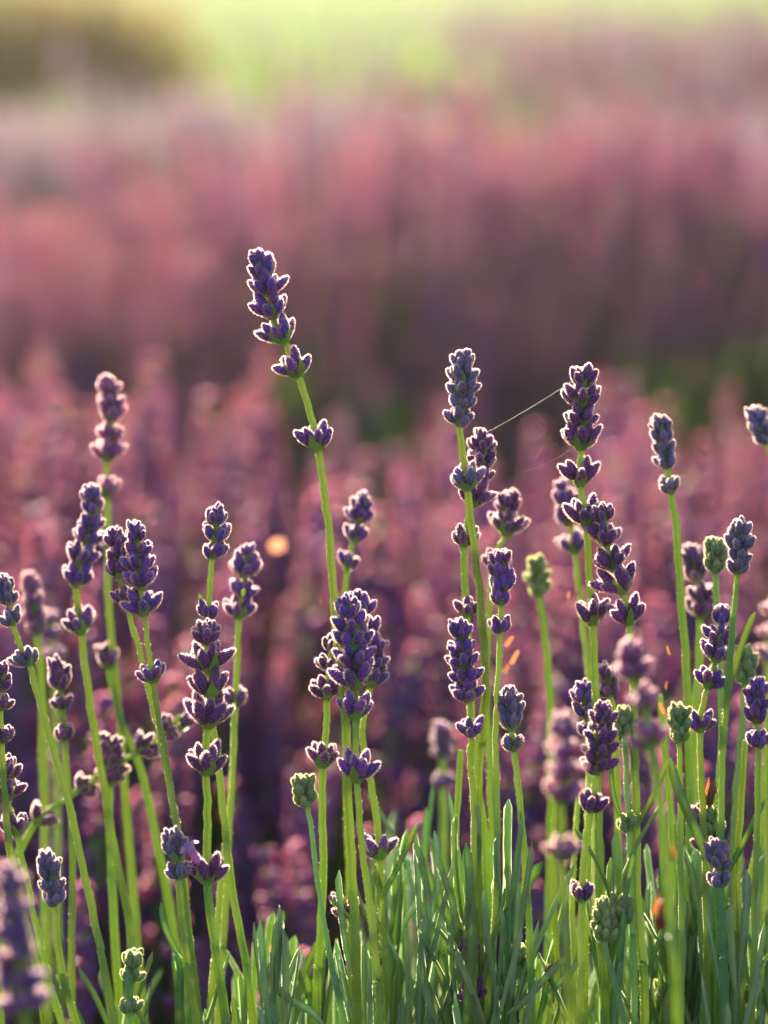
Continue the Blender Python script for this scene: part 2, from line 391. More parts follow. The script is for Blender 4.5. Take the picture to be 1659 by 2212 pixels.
# where the first of each kind stands it doubles as the pattern for the mass of stems
def mass(name, pts, label, pats=None):
    """pts: list of (x, y, z, rx, ry, rz, scale, idx) -> ONE object of instanced stems"""
    pats = pats or [first[i] for i in sorted(first)]
    me = bpy.data.meshes.new(name); me.from_pydata([p[:3] for p in pts], [], [])
    at_r = me.attributes.new('rot', 'FLOAT_VECTOR', 'POINT'); at_r.data.foreach_set('vector', np.array([p[3:6] for p in pts], dtype=np.float32).ravel())
    at_s = me.attributes.new('scl', 'FLOAT', 'POINT'); at_s.data.foreach_set('value', np.array([p[6] for p in pts], dtype=np.float32))
    at_i = me.attributes.new('idx', 'INT', 'POINT'); at_i.data.foreach_set('value', np.array([p[7] % len(pats) for p in pts], dtype=np.int32))
    o = obj(name, me)
    ng = bpy.data.node_groups.new(name + '_nodes', 'GeometryNodeTree')
    ng.interface.new_socket('Geometry', in_out='INPUT', socket_type='NodeSocketGeometry'); ng.interface.new_socket('Geometry', in_out='OUTPUT', socket_type='NodeSocketGeometry')
    N = ng.nodes; L = ng.links
    gi = N.new('NodeGroupInput'); go = N.new('NodeGroupOutput'); J = N.new('GeometryNodeJoinGeometry')
    def attr(nm, ty):
        a = N.new('GeometryNodeInputNamedAttribute'); a.data_type = ty; a.inputs['Name'].default_value = nm; return a.outputs['Attribute']
    ar, as_, ai = attr('rot', 'FLOAT_VECTOR'), attr('scl', 'FLOAT'), attr('idx', 'INT')
    e2r = N.new('FunctionNodeEulerToRotation'); L.new(ar, e2r.inputs[0])
    for k, pat in enumerate(pats):
        cmp_ = N.new('FunctionNodeCompare'); cmp_.data_type = 'INT'; cmp_.operation = 'EQUAL'
        L.new(ai, [s for s in cmp_.inputs if s.name == 'A' and s.type == 'INT'][0]); [s for s in cmp_.inputs if s.name == 'B' and s.type == 'INT'][0].default_value = k
        jj = N.new('GeometryNodeJoinGeometry')
        for q, ob in enumerate(pat):
            oi = N.new('GeometryNodeObjectInfo'); oi.inputs['Object'].default_value = ob
            src = oi.outputs['Geometry']
            if ob.location.z > 0.01 and ob.parent is not None:
                tr = N.new('GeometryNodeTransform'); tr.inputs['Translation'].default_value = ob.location; L.new(src, tr.inputs['Geometry']); src = tr.outputs[0]
            L.new(src, jj.inputs[0])
        ip = N.new('GeometryNodeInstanceOnPoints')
        L.new(gi.outputs[0], ip.inputs['Points']); L.new(cmp_.outputs[0], ip.inputs['Selection']); L.new(jj.outputs[0], ip.inputs['Instance'])
        L.new(e2r.outputs[0], ip.inputs['Rotation']); L.new(as_, ip.inputs['Scale']); L.new(ip.outputs[0], J.inputs[0])
    L.new(J.outputs[0], go.inputs[0])
    md = o.modifiers.new('mass', 'NODES'); md.node_group = ng
    tag(o, label, 'lavender', kind='stuff')
    return o
def row_pts(n, x0, x1, y0, y1, hf, k=.3, jit=.12, low=.35):
    yc = (y0 + y1) / 2; out = []
    for _ in range(n):
        x = rng.uniform(x0, x1); y = rng.uniform(y0, y1)
        h = hf(x, y) + rng.normal(0, .013)
        if h < .2: continue
        if rng.random() < low: h -= rng.uniform(0, .24)
        i = int(rng.integers(0, 6)); rx, ry, rz = lean(x, y, x, yc, k, jit)
        out.append((x, y, 0, rx, ry, rz, h / (PH[i] + .03), i))
    return out
def lump(x, y, s=1.0, seed=0):
    return math.sin(x * 6.1 * s + seed) * .5 + math.sin(x * 13.7 * s + y * 7 + seed * 2.1) * .3 + math.sin(y * 9 * s + seed) * .2

def h1(x, y): return bank_h(y) + .010 * lump(x, y, 1, 2) + (.040 if x < -.062 * y else .030 if x > .042 * y else -.018 if -.054 * y < x < .03 * y else 0)
P1 = row_pts(1500, -.30, .30, .88, 1.42, h1, .12, .14, .5)
P1 += row_pts(700, -1.3, -.3, .75, 1.40, h1, .25, .1) + row_pts(700, .3, 1.3, .75, 1.40, h1, .25, .1)
mass('lavender_bank', P1, 'dense mass of blurred lavender filling the first row behind the sharp stems')
def h2(x, y):
    u = x / (.12 * y)
    k = max(0., min(1., (u + .75) / .8))                 # left end flat and lit, right part a steep shaded bank
    a = float(np.interp(y, [1.80, 1.86, 1.95, 2.2, 2.62], [.33, .47, .575, .615, .56]))
    b = float(np.interp(y, [1.80, 2.26, 2.34, 2.62], [.33, .645, .65, .60]))
    gap = sum(d * math.exp(-((x - cx) / sx) ** 2 - ((y - 2.02) / .16) ** 2) for cx, sx, d in ((.215, .06, .20), (-.03, .04, .12), (.10, .05, .06)))
    return a + (b - a) * k + .020 * lump(x, y, 1, .8) - gap
P2 = row_pts(8500, -1.4, 1.4, 1.80, 2.62, h2, .25, .12, .8)
mass('lavender_row', P2, 'second row of blurred lavender, shaded in front and pink along its crest')
def h3(x, y): return float(np.interp(y, [2.98, 3.06, 3.15, 3.4, 3.85], [.32, .46, .54, .572, .53])) + .02 * lump(x, y, .8, 3)
P3 = row_pts(6000, -1.8, 1.9, 3.0, 3.85, h3, .35, .14)
grey = []
for i in range(4):
    sp, zl = far_spike(300 + i, True, .0075); H = PH[i]; st = far_stem(80 + i, H)
    xx, yy = -.3 + .2 * i, 3.30 + .03 * i
    e = bpy.data.objects.new('flowering_lavender', None); COL.objects.link(e); e.location = (xx, yy, 0); e.scale = ((.60 + .01 * i) / (H + .03),) * 3
    grey.append((obj('stem', st, e), obj('flower_spike', sp, e, (0, 0, H))))
    tag(e, 'hazy grey-violet lavender stem on the crest of the pale third row', 'lavender', 'hazy stems on the third row crest')
mass('lavender_row', P3, 'third row of pale blurred lavender beyond the shaded second row', grey)
def h4(x, y): return .61 - .12 * ((y - 4.7) / .4) ** 2 + .025 * lump(x, y, .7, 5) - (.5 if x < -.02 * y else 0)
P4 = row_pts(5000, -1.5, 2.4, 4.3, 5.1, h4, .35, .14)
mass('lavender_row', P4, 'fourth row of hazy lavender reaching in from the right', [first[1], first[2], first[4]] + grey[:3])
def h5(x, y): return .57 - .10 * ((y - 6.1) / .5) ** 2 + .03 * lump(x, y, .6, 1) - (.5 if x < .03 * y else 0)
P5 = row_pts(4500, -.2, 3.0, 5.6, 6.6, h5, .35, .14)
mass('lavender_row', P5, 'farthest row of hazy lavender high on the right below the meadow', [first[0], first[3]] + grey)

# leaf mass inside the bushes
def foliage(name, n, x0, x1, y0, y1, top, m, label, lw=.004, ll=.05):
    V = []; F = []; yc = (y0 + y1) / 2; hw = (y1 - y0) / 2
    X = rng.uniform(x0, x1, n); Yv = rng.uniform(y0, y1, n); U = rng.random(n) ** .55
    for x, y, u in zip(X, Yv, U):
        tz = top * (1 - .35 * ((y - yc) / hw) ** 4 - .3 * max(0, (yc - y) / hw)) * (1 + .10 * lump(x, y, 1.3, 4))
        z = tz * u; a = rng.uniform(0, 6.283); out = rng.uniform(.1, .8)
        L_ = ll * rng.uniform(.6, 1.2); d = Vector((math.cos(a) * out, math.sin(a) * out, 1)).normalized() * L_
        s = Vector((-math.sin(a), math.cos(a), 0)) * lw * .5
        p = Vector((x, y, z)); b = len(V)
        V += [p - s * .5, p + s * .5, p + d * .6 + s, p + d * .6 - s, p + d]; F += [(b, b + 1, b + 2, b + 3), (b + 3, b + 2, b + 4)]
    o = obj(name, mesh(name, V, F, [m])); tag(o, label, 'foliage', kind='stuff'); return o
foliage('lavender_foliage', 9000, -1.2, 1.2, .80, 1.42, .40, M['far_leaf_shade'], 'dark green leaf mass low in the first lavender row')
foliage('lavender_foliage', 16000, -1.5, 1.5, 1.78, 2.64, .30, M['far_leaf_shade'], 'dark green leaf mass inside the second lavender row')
foliage('lavender_foliage', 2600, .13, .31, 1.90, 2.20, .50, M['far_leaf_shade'], 'dark green leafy gap in the shaded face of the second row at right')
foliage('lavender_foliage', 1200, -.075, .015, 1.92, 2.15, .50, M['far_leaf_shade'], 'small dark green leafy gap in the shaded second row near the centre')
foliage('lavender_foliage', 16000, -1.8, 1.9, 2.98, 3.87, .42, M['leaf_grey'], 'grey green leaf mass inside the third lavender row')
foliage('lavender_foliage', 12000, -1.5, 2.4, 4.3, 5.1, .50, M['leaf_grey'], 'grey green leaf mass inside the fourth lavender row', .006, .06)
foliage('lavender_foliage', 9000, -.2, 3.0, 5.6, 6.6, .50, M['far_leaf_shade'], 'green leaf mass inside the farthest lavender row', .006, .06)

# shrubs at the meadow edge
def shrub(name, c, rx, ry, h, n, m, label, lw=.02, ll=.05):
    e = bpy.data.objects.new(name, None); COL.objects.link(e); e.location = (c[0], c[1], 0)
    mb = MB()
    for k in range(9):
        a = k * 2.4; r = rng.uniform(.3, .8)
        tube(mb, [Vector((math.cos(a) * rx * r, math.sin(a) * ry * r, h * rng.uniform(.6, .85))), Vector((math.cos(a) * rx * r * .4, math.sin(a) * ry * r * .4, h * .35)), Vector((0, 0, 0))], [.004, .009, .016], 0, False, 6)
    obj('branch', mb.build('branch', [M['brown']]), e)
    V = []; F = []
    cl = [(rng.normal(0, .42), rng.normal(0, .42), rng.uniform(.25, .85)) for _ in range(34)]
    for _ in range(n):
        q = cl[int(rng.integers(0, 34))]; s_ = rng.normal(0, .13, 3)
        p = Vector(((q[0] + s_[0]) * rx, (q[1] + s_[1]) * ry, max(.02, (q[2] + s_[2]) * h * (1 - .25 * min(1, q[0] ** 2 + q[1] ** 2)))))
        d = Vector(rng.normal(0, 1, 3)).normalized() * ll; s = d.cross(Vector(rng.normal(0, 1, 3))).normalized() * lw * .5
        b = len(V); V += [p, p + d * .5 + s, p + d, p + d * .5 - s]; F.append((b, b + 1, b + 2, b + 3))
    obj('crown', mesh('crown', V, F, [m]), e); tag(e, label, 'shrub'); return e
shrub('green_shrub', (-.38, 8.6), .55, .4, .44, 5200, M['shrub'], 'small blurred dark green shrub at the top left of centre beyond the rows')
shrub('green_shrub', (1.35, 12.5), .75, .6, .52, 5200, M['shrub'], 'far blurred green shrub near the top right corner of the view')
shrub('green_shrub', (.14, 4.15), .22, .14, .60, 2600, M['shrub'], 'dark green shrub breaking the lavender rows right of centre')
shrub('dry_shrub', (-.84, 5.8), .60, .4, .66, 12000, M['dryshrub'], 'blurred olive brown dry shrub in the top left corner', .026, .06)

# ------------------------------------------------------------------ lavender stems in and near focus
FG = 'lavender stems standing up sharp in the foreground'
stems_made = 0
def polyline_at(P, y):
    """x on the pixel polyline at row y"""
    for a, b in zip(P, P[1:]):
        if a[1] <= y <= b[1]: return a[0] + (b[0] - a[0]) * (y - a[1]) / max(1e-6, b[1] - a[1])
    return P[0][0] if y < P[0][1] else P[-1][0]
def add_bud(parent, kind, p, d, L, rnd, wide=1.0):
    o = bpy.data.objects.new('flower_bud', rnd.choice(BUD[kind])); COL.objects.link(o); o.parent = parent
    m = frame_of(d) @ Matrix.Rotation(rnd.uniform(0, 6.28), 3, 'Z')
    o.location = p; o.rotation_euler = m.to_euler(); s = L / .0055; sw = (s ** .5) * wide; o.scale = (sw, sw, s)
    return o
def whorl(root, rootloc, P3, tan, width, kind, rnd, sparse=False, top=False, petal=None):
    wd = bpy.data.objects.new('flower_whorl', CUP[kind]); COL.objects.link(wd); wd.parent = root
    m = frame_of(tan) @ Matrix.Rotation(rnd.uniform(0, 6.28), 3, 'Z')
    wd.location = P3 - rootloc; wd.rotation_euler = m.to_euler()
    r = width / 2; narrow = r < .0036
    s0 = min(1.15, max(.6, r / .0048)); wd.scale = (s0, s0, s0)
    inv = 1 / s0
    n = 5 if narrow else (6 if not sparse else 5)
    th0 = R(33) if narrow else R(47)
    L0 = (r - .0009) / math.sin(th0 + .05); L0 = max(.0034, min(.0074, L0))
    rings = [(n, th0, 1.0, 0.)]
    rings.append((3, th0 * .48, .95 if not narrow else .9, .0008))
    for (cnt, th, ls, up) in rings:
        a0 = rnd.uniform(0, 6.28)
        for k in range(cnt):
            a = a0 + 6.283 * k / cnt + rnd.gauss(0, .16); t = th + rnd.gauss(0, .13)
            d = Vector((math.sin(t) * math.cos(a), math.sin(t) * math.sin(a), math.cos(t)))
            p = Vector((math.cos(a) * .0009, math.sin(a) * .0009, up + rnd.gauss(0, .0003)))
            add_bud(wd, kind if rnd.random() > .15 else ('dark' if kind == 'purple' else kind), p * inv, d, L0 * ls * rnd.uniform(.82, 1.12) * inv, rnd, wide=(.94 if not narrow else .92) * inv ** .5)
    return wd
def lavender(path, whorls, label, kind='purple', dz=0.0, r=1.0, stemmat='stem', hairs=True, ground=True, dzb=None, group=None, seed=None, sparse_from=None):
    """path: px polyline top to bottom; whorls: (row y, width px[, x]) of each ring of buds; dz metres behind focus"""
    global stems_made
    stems_made += 1; rnd = random.Random(seed or stems_made * 13 + 5)
    if dz > .018: dz *= 1.3
    dzb = dz if dzb is None else dzb
    y0, y1 = path[0][1], path[-1][1]
    def D(y): return dz + (dzb - dz) * max(0, min(1, (y - y0) / max(1, (2212 - y0))))
    pts = [at(x, y, D(y)) for x, y in path]
    if ground:
        last = pts[-1]; prev = pts[-2]; sl = (last - prev); sl = sl / max(1e-5, abs(sl.z))
        b1 = last + Vector((sl.x * .12, .01, -.14)); b2 = Vector((b1.x + sl.x * .05, b1.y + .03, .02)); b3 = Vector((b2.x, b2.y + .005, -.01))
        pts += [b1, b2, b3]
    base = pts[-1].copy()
    root = bpy.data.objects.new('flowering_lavender', None); COL.objects.link(root); root.location = base; root.empty_display_size = .02
    sm = catmull(pts, 5)
    for _i in range(len(sm)):                      # slight natural unevenness
        if 2 < _i < len(sm) - 8: sm[_i] = sm[_i] + Vector((rnd.gauss(0, .00010), rnd.gauss(0, .00015), 0))
    w0 = px2m(8.5, dz) * r
    me = stem_mesh([p - base for p in sm], w0 * .62, w0 * 1.12, stemmat, hairs, seed=stems_made)
    obj('stem', me, root)
    keep = []
    for wv in reversed(whorls):
        if not keep or keep[-1][0] - wv[0] >= min(31, .36 * wv[1] + 1): keep.append(wv)
    whorls = keep[::-1]
    if whorls and whorls[0][0] - path[0][1] < 24 and len(whorls) > 3: whorls = whorls[1:]
    for wi, wv in enumerate(whorls):
        y, wpx = wv[0], wv[1]; x = wv[2] if len(wv) > 2 else polyline_at(path, y)
        p = at(x, y, D(y)); q = at(polyline_at(path, y - 14) if len(wv) < 3 else x, y - 14, D(y))
        tan = (q - p) if (q - p).length > 1e-5 else Vector((0, 0, 1))
        # in dense heads the next ring follows closely
        whorl(root, base, p, tan, px2m(wpx, D(y)), kind, rnd, sparse=(wi >= 1 and wv[0] - whorls[wi - 1][0] > 52), top=wi == 0)
    # bud tuft that closes the tip
    if whorls:
        tip = bpy.data.objects.new('flower_whorl', CUP[kind]); COL.objects.link(tip); tip.parent = root
        tp = at(path[0][0], path[0][1] + 26, D(path[0][1])); tv = (at(path[0][0], path[0][1], dz) - at(polyline_at(path, path[0][1] + 40), path[0][1] + 40, dz)).normalized()
        tip.location = tp - base; tip.rotation_euler = frame_of(tv).to_euler(); tip.scale = (.6,) * 3
        for k in range(6):
            a = 1.05 * k + rnd.random() * .5; t = (.12 if k == 0 else rnd.uniform(.3, .55)); d = Vector((math.sin(t) * math.cos(a), math.sin(t) * math.sin(a), math.cos(t)))
            add_bud(tip, kind, Vector((0, 0, 0)), d, .0045 / .6 * rnd.uniform(.75, 1.0), rnd, .95)
    tag(root, label, 'lavender', group or FG)
    return root, base

W_ = lambda *a: list(a)
# --- tall and central stems
lavender([(562, 548), (575, 620), (590, 690), (612, 735), (640, 800), (668, 885), (686, 965), (700, 1060), (712, 1160), (720, 1290), (732, 1420), (746, 1543), (749, 1690), (760, 1891), (766, 1993), (771, 2212)],
    W_((577, 56), (602, 66), (630, 88), (655, 98), (680, 92), (733, 96), (805, 94), (963, 96)), 'tallest lavender stem, leaning left, rising far above all the others left of centre')
lavender([(1003, 762), (1000, 840), (992, 915), (1003, 1000), (1008, 1050), (1024, 1177), (1039, 1323), (1048, 1451), (1041, 1598), (1038, 1617), (1030, 1763), (1033, 1983), (1035, 2212)],
    W_((792, 48), (822, 74), (850, 76), (882, 70), (914, 70), (1051, 86)), 'second tallest stem, near the picture centre, with a bluish head and a bare neck', kind='blue')
lavender([(1262, 800), (1257, 870), (1254, 965), (1253, 1040), (1267, 1130), (1275, 1300), (1279, 1340), (1284, 1434), (1290, 1600), (1292, 1762), (1300, 2000), (1306, 2212)],
    W_((832, 66), (872, 86), (915, 84), (962, 94), (1040, 96), (1130, 98), (1340, 96)), 'tall dark-headed stem with a spider thread tied to its tip', dz=.004, kind='dark')
lavender([(1425, 905), (1432, 960), (1442, 1015), (1450, 1065), (1462, 1150), (1472, 1300), (1480, 1400), (1488, 1600), (1490, 1800), (1484, 2212)],
    W_((932, 42), (957, 52), (982, 54), (1008, 48), (1062, 50)), 'slim blue-grey head on a long straight stem right of the tall dark one', kind='blue', dz=.02)
lavender([(748, 1292), (760, 1380), (768, 1480), (766, 1545), (771, 1690), (782, 1836), (802, 1983), (819, 2166), (822, 2212)],
    W_((1330, 62), (1365, 88), (1400, 104), (1435, 108), (1478, 108), (1545, 98), (1680, 102)), 'front one of the three crossed full heads in the centre, with eight rings of buds', dz=-.004)
lavender([(722, 1375), (712, 1440), (706, 1505), (704, 1580), (697, 1653), (697, 1780), (698, 1909), (687, 2092), (683, 2212)],
    W_((1405, 52), (1445, 72), (1503, 82), (1650, 84)), 'stem behind left of the central full head, its upper half hidden by it', dz=.01, kind='dark')
lavender([(775, 1282), (790, 1340), (808, 1400), (800, 1480), (783, 1560), (785, 1610), (800, 1690), (815, 1778), (820, 1850), (821, 1909), (828, 2038), (842, 2212)],
    W_((1322, 62), (1372, 60), (1408, 74), (1440, 72), (1475, 84), (1848, 86)), 'stem behind right of the central full head, carrying one lone whorl far below', dz=.014)
lavender([(1040, 932), (1040, 990), (1036, 1030), (1018, 1090), (1002, 1177), (1004, 1250), (1009, 1330), (1014, 1450), (1024, 1640), (1048, 1850), (1052, 2212)],
    W_((972, 66), (1003, 72), (1034, 68), (1086, 92), (1174, 72), (1326, 66)), 'stem crossing just behind the second tallest one, with gappy dark rings', dz=.012, kind='dark')
lavender([(990, 1345), (1000, 1420), (1012, 1505), (1018, 1585), (1016, 1640), (1024, 1763), (1024, 1983), (1022, 2212)],
    W_((1378, 48), (1408, 68), (1440, 78), (1472, 76), (1508, 84), (1585, 72)), 'neat full head low in front of the long central stem, slightly leaning left', dz=-.003)
lavender([(1100, 1065), (1094, 1150), (1072, 1198), (1058, 1300), (1052, 1500), (1060, 1700), (1062, 1950), (1044, 2212)],
    W_((1098, 66), (1148, 92), (1196, 76), (1222, 66)), 'bushy dark head right behind the second tallest stem', dz=.03, kind='dark')
lavender([(1083, 1195), (1082, 1300), (1080, 1362), (1075, 1500), (1071, 1617), (1075, 1836), (1064, 2056), (1049, 2212)],
    W_((1222, 50), (1250, 62), (1276, 62), (1303, 50), (1362, 46)), 'small purple head with one tiny ring under it, right of the long central stem')
lavender([(1215, 1042), (1225, 1100), (1240, 1185), (1255, 1300), (1268, 1420), (1282, 1600), (1290, 1900), (1300, 2212)],
    W_((1095, 58), (1130, 60), (1188, 80)), 'slightly blurred stem tucked behind the tall dark-headed one', dz=.045)
lavender([(1302, 1098), (1310, 1175), (1325, 1225), (1345, 1275), (1357, 1340), (1362, 1380), (1366, 1480), (1371, 1616), (1374, 1754), (1378, 1973), (1386, 2083), (1392, 2212)],
    W_((1122, 46), (1172, 86), (1222, 92), (1272, 106), (1340, 94)), 'heavy leaning head of four wide rings, right of the tall dark one', dz=0, kind='dark')
# --- right side
lavender([(1493, 1180), (1502, 1240), (1518, 1300), (1512, 1345), (1510, 1450), (1498, 1600), (1500, 1900), (1505, 2212)],
    W_((1218, 58), (1250, 66), (1300, 62), (1330, 78)), 'soft dark stem behind the small green bud head on the right', dz=.04, kind='dark')
lavender([(1545, 1168), (1545, 1240), (1550, 1330), (1556, 1450), (1560, 1600), (1548, 1800), (1540, 2212)],
    W_((1196, 34), (1215, 40), (1234, 32)), 'unopened pale green bud head between two darker heads at right', kind='green', dz=.018, stemmat='stem_grey')
lavender([(1598, 1128), (1597, 1200), (1593, 1240), (1582, 1350), (1572, 1480), (1562, 1600), (1556, 1800), (1550, 2212)],
    W_((1160, 56), (1188, 62), (1214, 52), (1237, 34)), 'blue-violet head with ragged tip on the straight stem near the right edge', kind='blue')
lavender([(1562, 1315), (1553, 1380), (1545, 1428), (1530, 1480), (1516, 1530), (1512, 1580), (1515, 1700), (1522, 1850), (1526, 2212)],
    W_((1345, 50), (1386, 74), (1422, 82), (1480, 78), (1574, 76)), 'stem with a full head and two lone rings just left of the right-hand blue one', dz=.006)
lavender([(1608, 1402), (1608, 1480), (1604, 1560), (1592, 1700), (1582, 1900), (1578, 2212)],
    W_((1432, 36), (1452, 44), (1474, 38)), 'pale green unopened head nearest the right edge, out of full focus', kind='green', dz=.022, stemmat='stem_grey')
lavender([(1636, 1472), (1634, 1560), (1637, 1612), (1636, 1750), (1630, 1950), (1622, 2212)],
    W_((1505, 56), (1532, 60), (1558, 58), (1610, 48)), 'dark head with reddish tip close to the right edge, halfway down', dz=-.004)
lavender([(1632, 885), (1645, 935), (1668, 990), (1700, 1150), (1720, 1500), (1730, 2212)],
    W_((912, 40), (932, 46), (955, 46)), 'head cut by the right edge in the upper half of the view', kind='blue', dz=.03)
lavender([(1672, 1290), (1668, 1350), (1662, 1420), (1655, 1600), (1650, 2212)],
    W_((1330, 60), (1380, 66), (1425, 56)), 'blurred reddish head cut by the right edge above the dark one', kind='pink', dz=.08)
lavender([(1360, 1392), (1375, 1470), (1392, 1530), (1402, 1600), (1420, 1700), (1440, 1850), (1450, 2000), (1462, 2212)],
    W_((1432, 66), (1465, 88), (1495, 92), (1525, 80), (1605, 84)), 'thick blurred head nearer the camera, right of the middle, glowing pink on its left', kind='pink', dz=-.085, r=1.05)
lavender([(1218, 1550), (1222, 1640), (1212, 1735), (1212, 1850), (1218, 1980), (1230, 2212)],
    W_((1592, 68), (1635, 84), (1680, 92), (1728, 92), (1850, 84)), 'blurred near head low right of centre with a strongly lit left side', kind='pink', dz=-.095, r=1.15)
lavender([(1305, 1525), (1298, 1590), (1290, 1665), (1276, 1750), (1262, 1850), (1256, 1945), (1250, 2212)],
    W_((1562, 62), (1600, 84), (1632, 80), (1664, 82), (1750, 66), (1944, 64)), 'dark full head squeezed between the two blurred near heads', dz=-.012, kind='dark')
lavender([(1262, 1478), (1266, 1540), (1270, 1620), (1268, 1800), (1262, 2212)],
    W_((1515, 58), (1548, 60), (1590, 50)), 'head peeking over the dark one between the two blurred near heads', dz=.012)
lavender([(1308, 1438), (1318, 1500), (1330, 1580), (1335, 1800), (1340, 2212)],
    W_((1468, 44), (1500, 54)), 'small head half hidden left of the thick blurred near head', dz=.02, kind='dark')
lavender([(1100, 1492), (1104, 1560), (1110, 1620), (1125, 1750), (1140, 1950), (1150, 2212)],
    W_((1520, 52), (1545, 60), (1572, 62), (1598, 60), (1618, 42)), 'compact blue-grey budding head on a slightly curved stem right of centre', kind='blue')
lavender([(1158, 1210), (1166, 1290), (1180, 1400), (1188, 1520), (1192, 1700), (1188, 1900), (1180, 2212)],
    W_((1236, 38), (1258, 42), (1284, 34)), 'soft green budding head alone left of the tall dark one', kind='green', dz=.05)
lavender([(1348, 1534), (1350, 1592), (1354, 1700), (1358, 1775), (1362, 1880), (1366, 2000), (1372, 2212)],
    W_((1556, 30), (1572, 34), (1588, 28), (1790, 40)), 'tiny green head rising from a fork with two long bracts', kind='green', stemmat='stem_grey')
lavender([(1465, 1528), (1468, 1608), (1470, 1700), (1470, 1850), (1468, 2212)],
    W_((1552, 32), (1575, 38), (1600, 30)), 'flat green leaf-like bud head beside the long slim stem at right', kind='green', dz=.004)
lavender([(1538, 1752), (1540, 1810), (1532, 1900), (1520, 2212)],
    W_((1774, 36), (1792, 42), (1808, 40)), 'green-grey bud head just above the lilac-blue one at lower right', kind='green', dz=.008, stemmat='stem_grey')
lavender([(1550, 1818), (1552, 1870), (1553, 1915), (1560, 2050), (1568, 2212)],
    W_((1848, 50), (1872, 58), (1898, 66), (1913, 44)), 'lilac-blue budding head low at right', kind='blue', dz=-.004, stemmat='stem_grey')
lavender([(1302, 1948), (1306, 2030), (1322, 2110), (1350, 2212)],
    W_((1970, 32), (1990, 42), (2012, 44), (2030, 34)), 'larger of two pale green bud heads near the bottom right', kind='green', dz=-.004, stemmat='stem_grey')
lavender([(1341, 1945), (1345, 1995), (1340, 2080), (1330, 2212)],
    W_((1965, 30), (1980, 34), (1996, 26)), 'smaller of two pale green bud heads near the bottom right, brownish at its tip', kind='green', stemmat='stem_grey')
lavender([(1115, 2052), (1120, 2100), (1128, 2212)],
    W_((2072, 32), (2090, 36)), 'green bud head among leaves right of the bottom centre', kind='green', dz=.006, stemmat='stem_grey')
lavender([(1440, 2120), (1436, 2165), (1430, 2212)],
    W_((2142, 26), (2160, 24)), 'tiny green bud head at the bottom edge under the right-hand stems', kind='green', dz=.02, stemmat='stem_grey')
lavender([(652, 1682), (664, 1740), (680, 1850), (700, 2000), (730, 2150), (745, 2212)],
    W_((1704, 34), (1720, 40), (1738, 26)), 'little green bud head on a thin leaning stem left of the bottom centre', kind='green', r=.8, stemmat='stem_grey')
# --- left side
lavender([(232, 815), (242, 880), (236, 948), (230, 1000), (231, 1067), (233, 1150), (235, 1300), (245, 1420), (258, 1560), (272, 1750), (290, 1950), (310, 2212)],
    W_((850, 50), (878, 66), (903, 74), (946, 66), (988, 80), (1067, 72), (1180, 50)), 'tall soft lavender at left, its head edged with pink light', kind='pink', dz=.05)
lavender([(196, 1052), (202, 1105), (190, 1170), (171, 1213), (164, 1262), (174, 1362), (190, 1490), (205, 1590), (228, 1720), (252, 1860), (280, 2000), (300, 2212)],
    W_((1080, 44), (1106, 50), (1142, 62), (1170, 74), (1213, 86), (1260, 84), (1362, 90)), 'gappy stem bending left in front of the tall soft one', dz=.025)
lavender([(292, 1133), (300, 1200), (303, 1264), (311, 1321), (320, 1400), (331, 1470), (345, 1560), (360, 1650), (375, 1750), (388, 1850), (400, 1970), (415, 2080), (432, 2212)],
    W_((1168, 54), (1200, 72), (1230, 86), (1264, 88), (1321, 92), (1468, 76)), 'full head over a wide ring, on the front stem of the close pair at left', dz=-.002)
lavender([(250, 1148), (256, 1242), (275, 1310), (300, 1400), (318, 1480), (338, 1560), (362, 1680), (385, 1800), (402, 1950), (424, 2212)],
    W_((1180, 44), (1212, 52), (1243, 58), (1300, 46)), 'thinner rear stem of the close pair at left', dz=.006, kind='dark')
lavender([(466, 1098), (466, 1170), (458, 1210), (452, 1290), (450, 1345), (454, 1480), (462, 1580), (473, 1650), (485, 1779), (489, 1816), (506, 1953), (533, 2089), (548, 2212)],
    W_((1132, 46), (1170, 64), (1203, 54), (1332, 42)), 'small neat head standing above the big dark head left of centre', dz=.004)
lavender([(446, 1350), (448, 1420), (455, 1499), (449, 1563), (445, 1663), (448, 1779), (448, 1900), (462, 2030), (490, 2212)],
    W_((1385, 78), (1412, 96), (1440, 106), (1470, 112), (1498, 98), (1563, 122), (1663, 110), (1900, 104)), 'biggest dark head left of centre with wide rings hanging below', dz=-.006, kind='dark')
lavender([(534, 1180), (528, 1250), (520, 1290), (516, 1330), (512, 1450), (503, 1650), (495, 1780), (485, 2000), (470, 2212)],
    W_((1216, 68), (1240, 84), (1262, 88), (1284, 70), (1328, 84), (1522, 60)), 'round soft head right behind the small neat one left of centre', dz=.03)
lavender([(8, 1252), (18, 1300), (28, 1348), (45, 1400), (63, 1435), (90, 1530), (120, 1640), (155, 1760), (185, 1900), (215, 2040), (248, 2212)],
    W_((1280, 42), (1303, 52), (1325, 56), (1345, 48), (1433, 62)), 'stem slanting down from the left edge with a single two-lobed ring', dz=0, kind='blue')
lavender([(64, 1240), (72, 1310), (80, 1370), (90, 1500), (96, 1700), (100, 2212)],
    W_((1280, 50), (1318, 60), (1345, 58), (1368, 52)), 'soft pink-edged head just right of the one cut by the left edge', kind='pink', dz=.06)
lavender([(100, 1322), (112, 1380), (118, 1430), (122, 1700), (130, 2212)],
    W_((1350, 44), (1380, 50), (1425, 48)), 'faint blurred head behind the slanting stem at left', dz=.10)
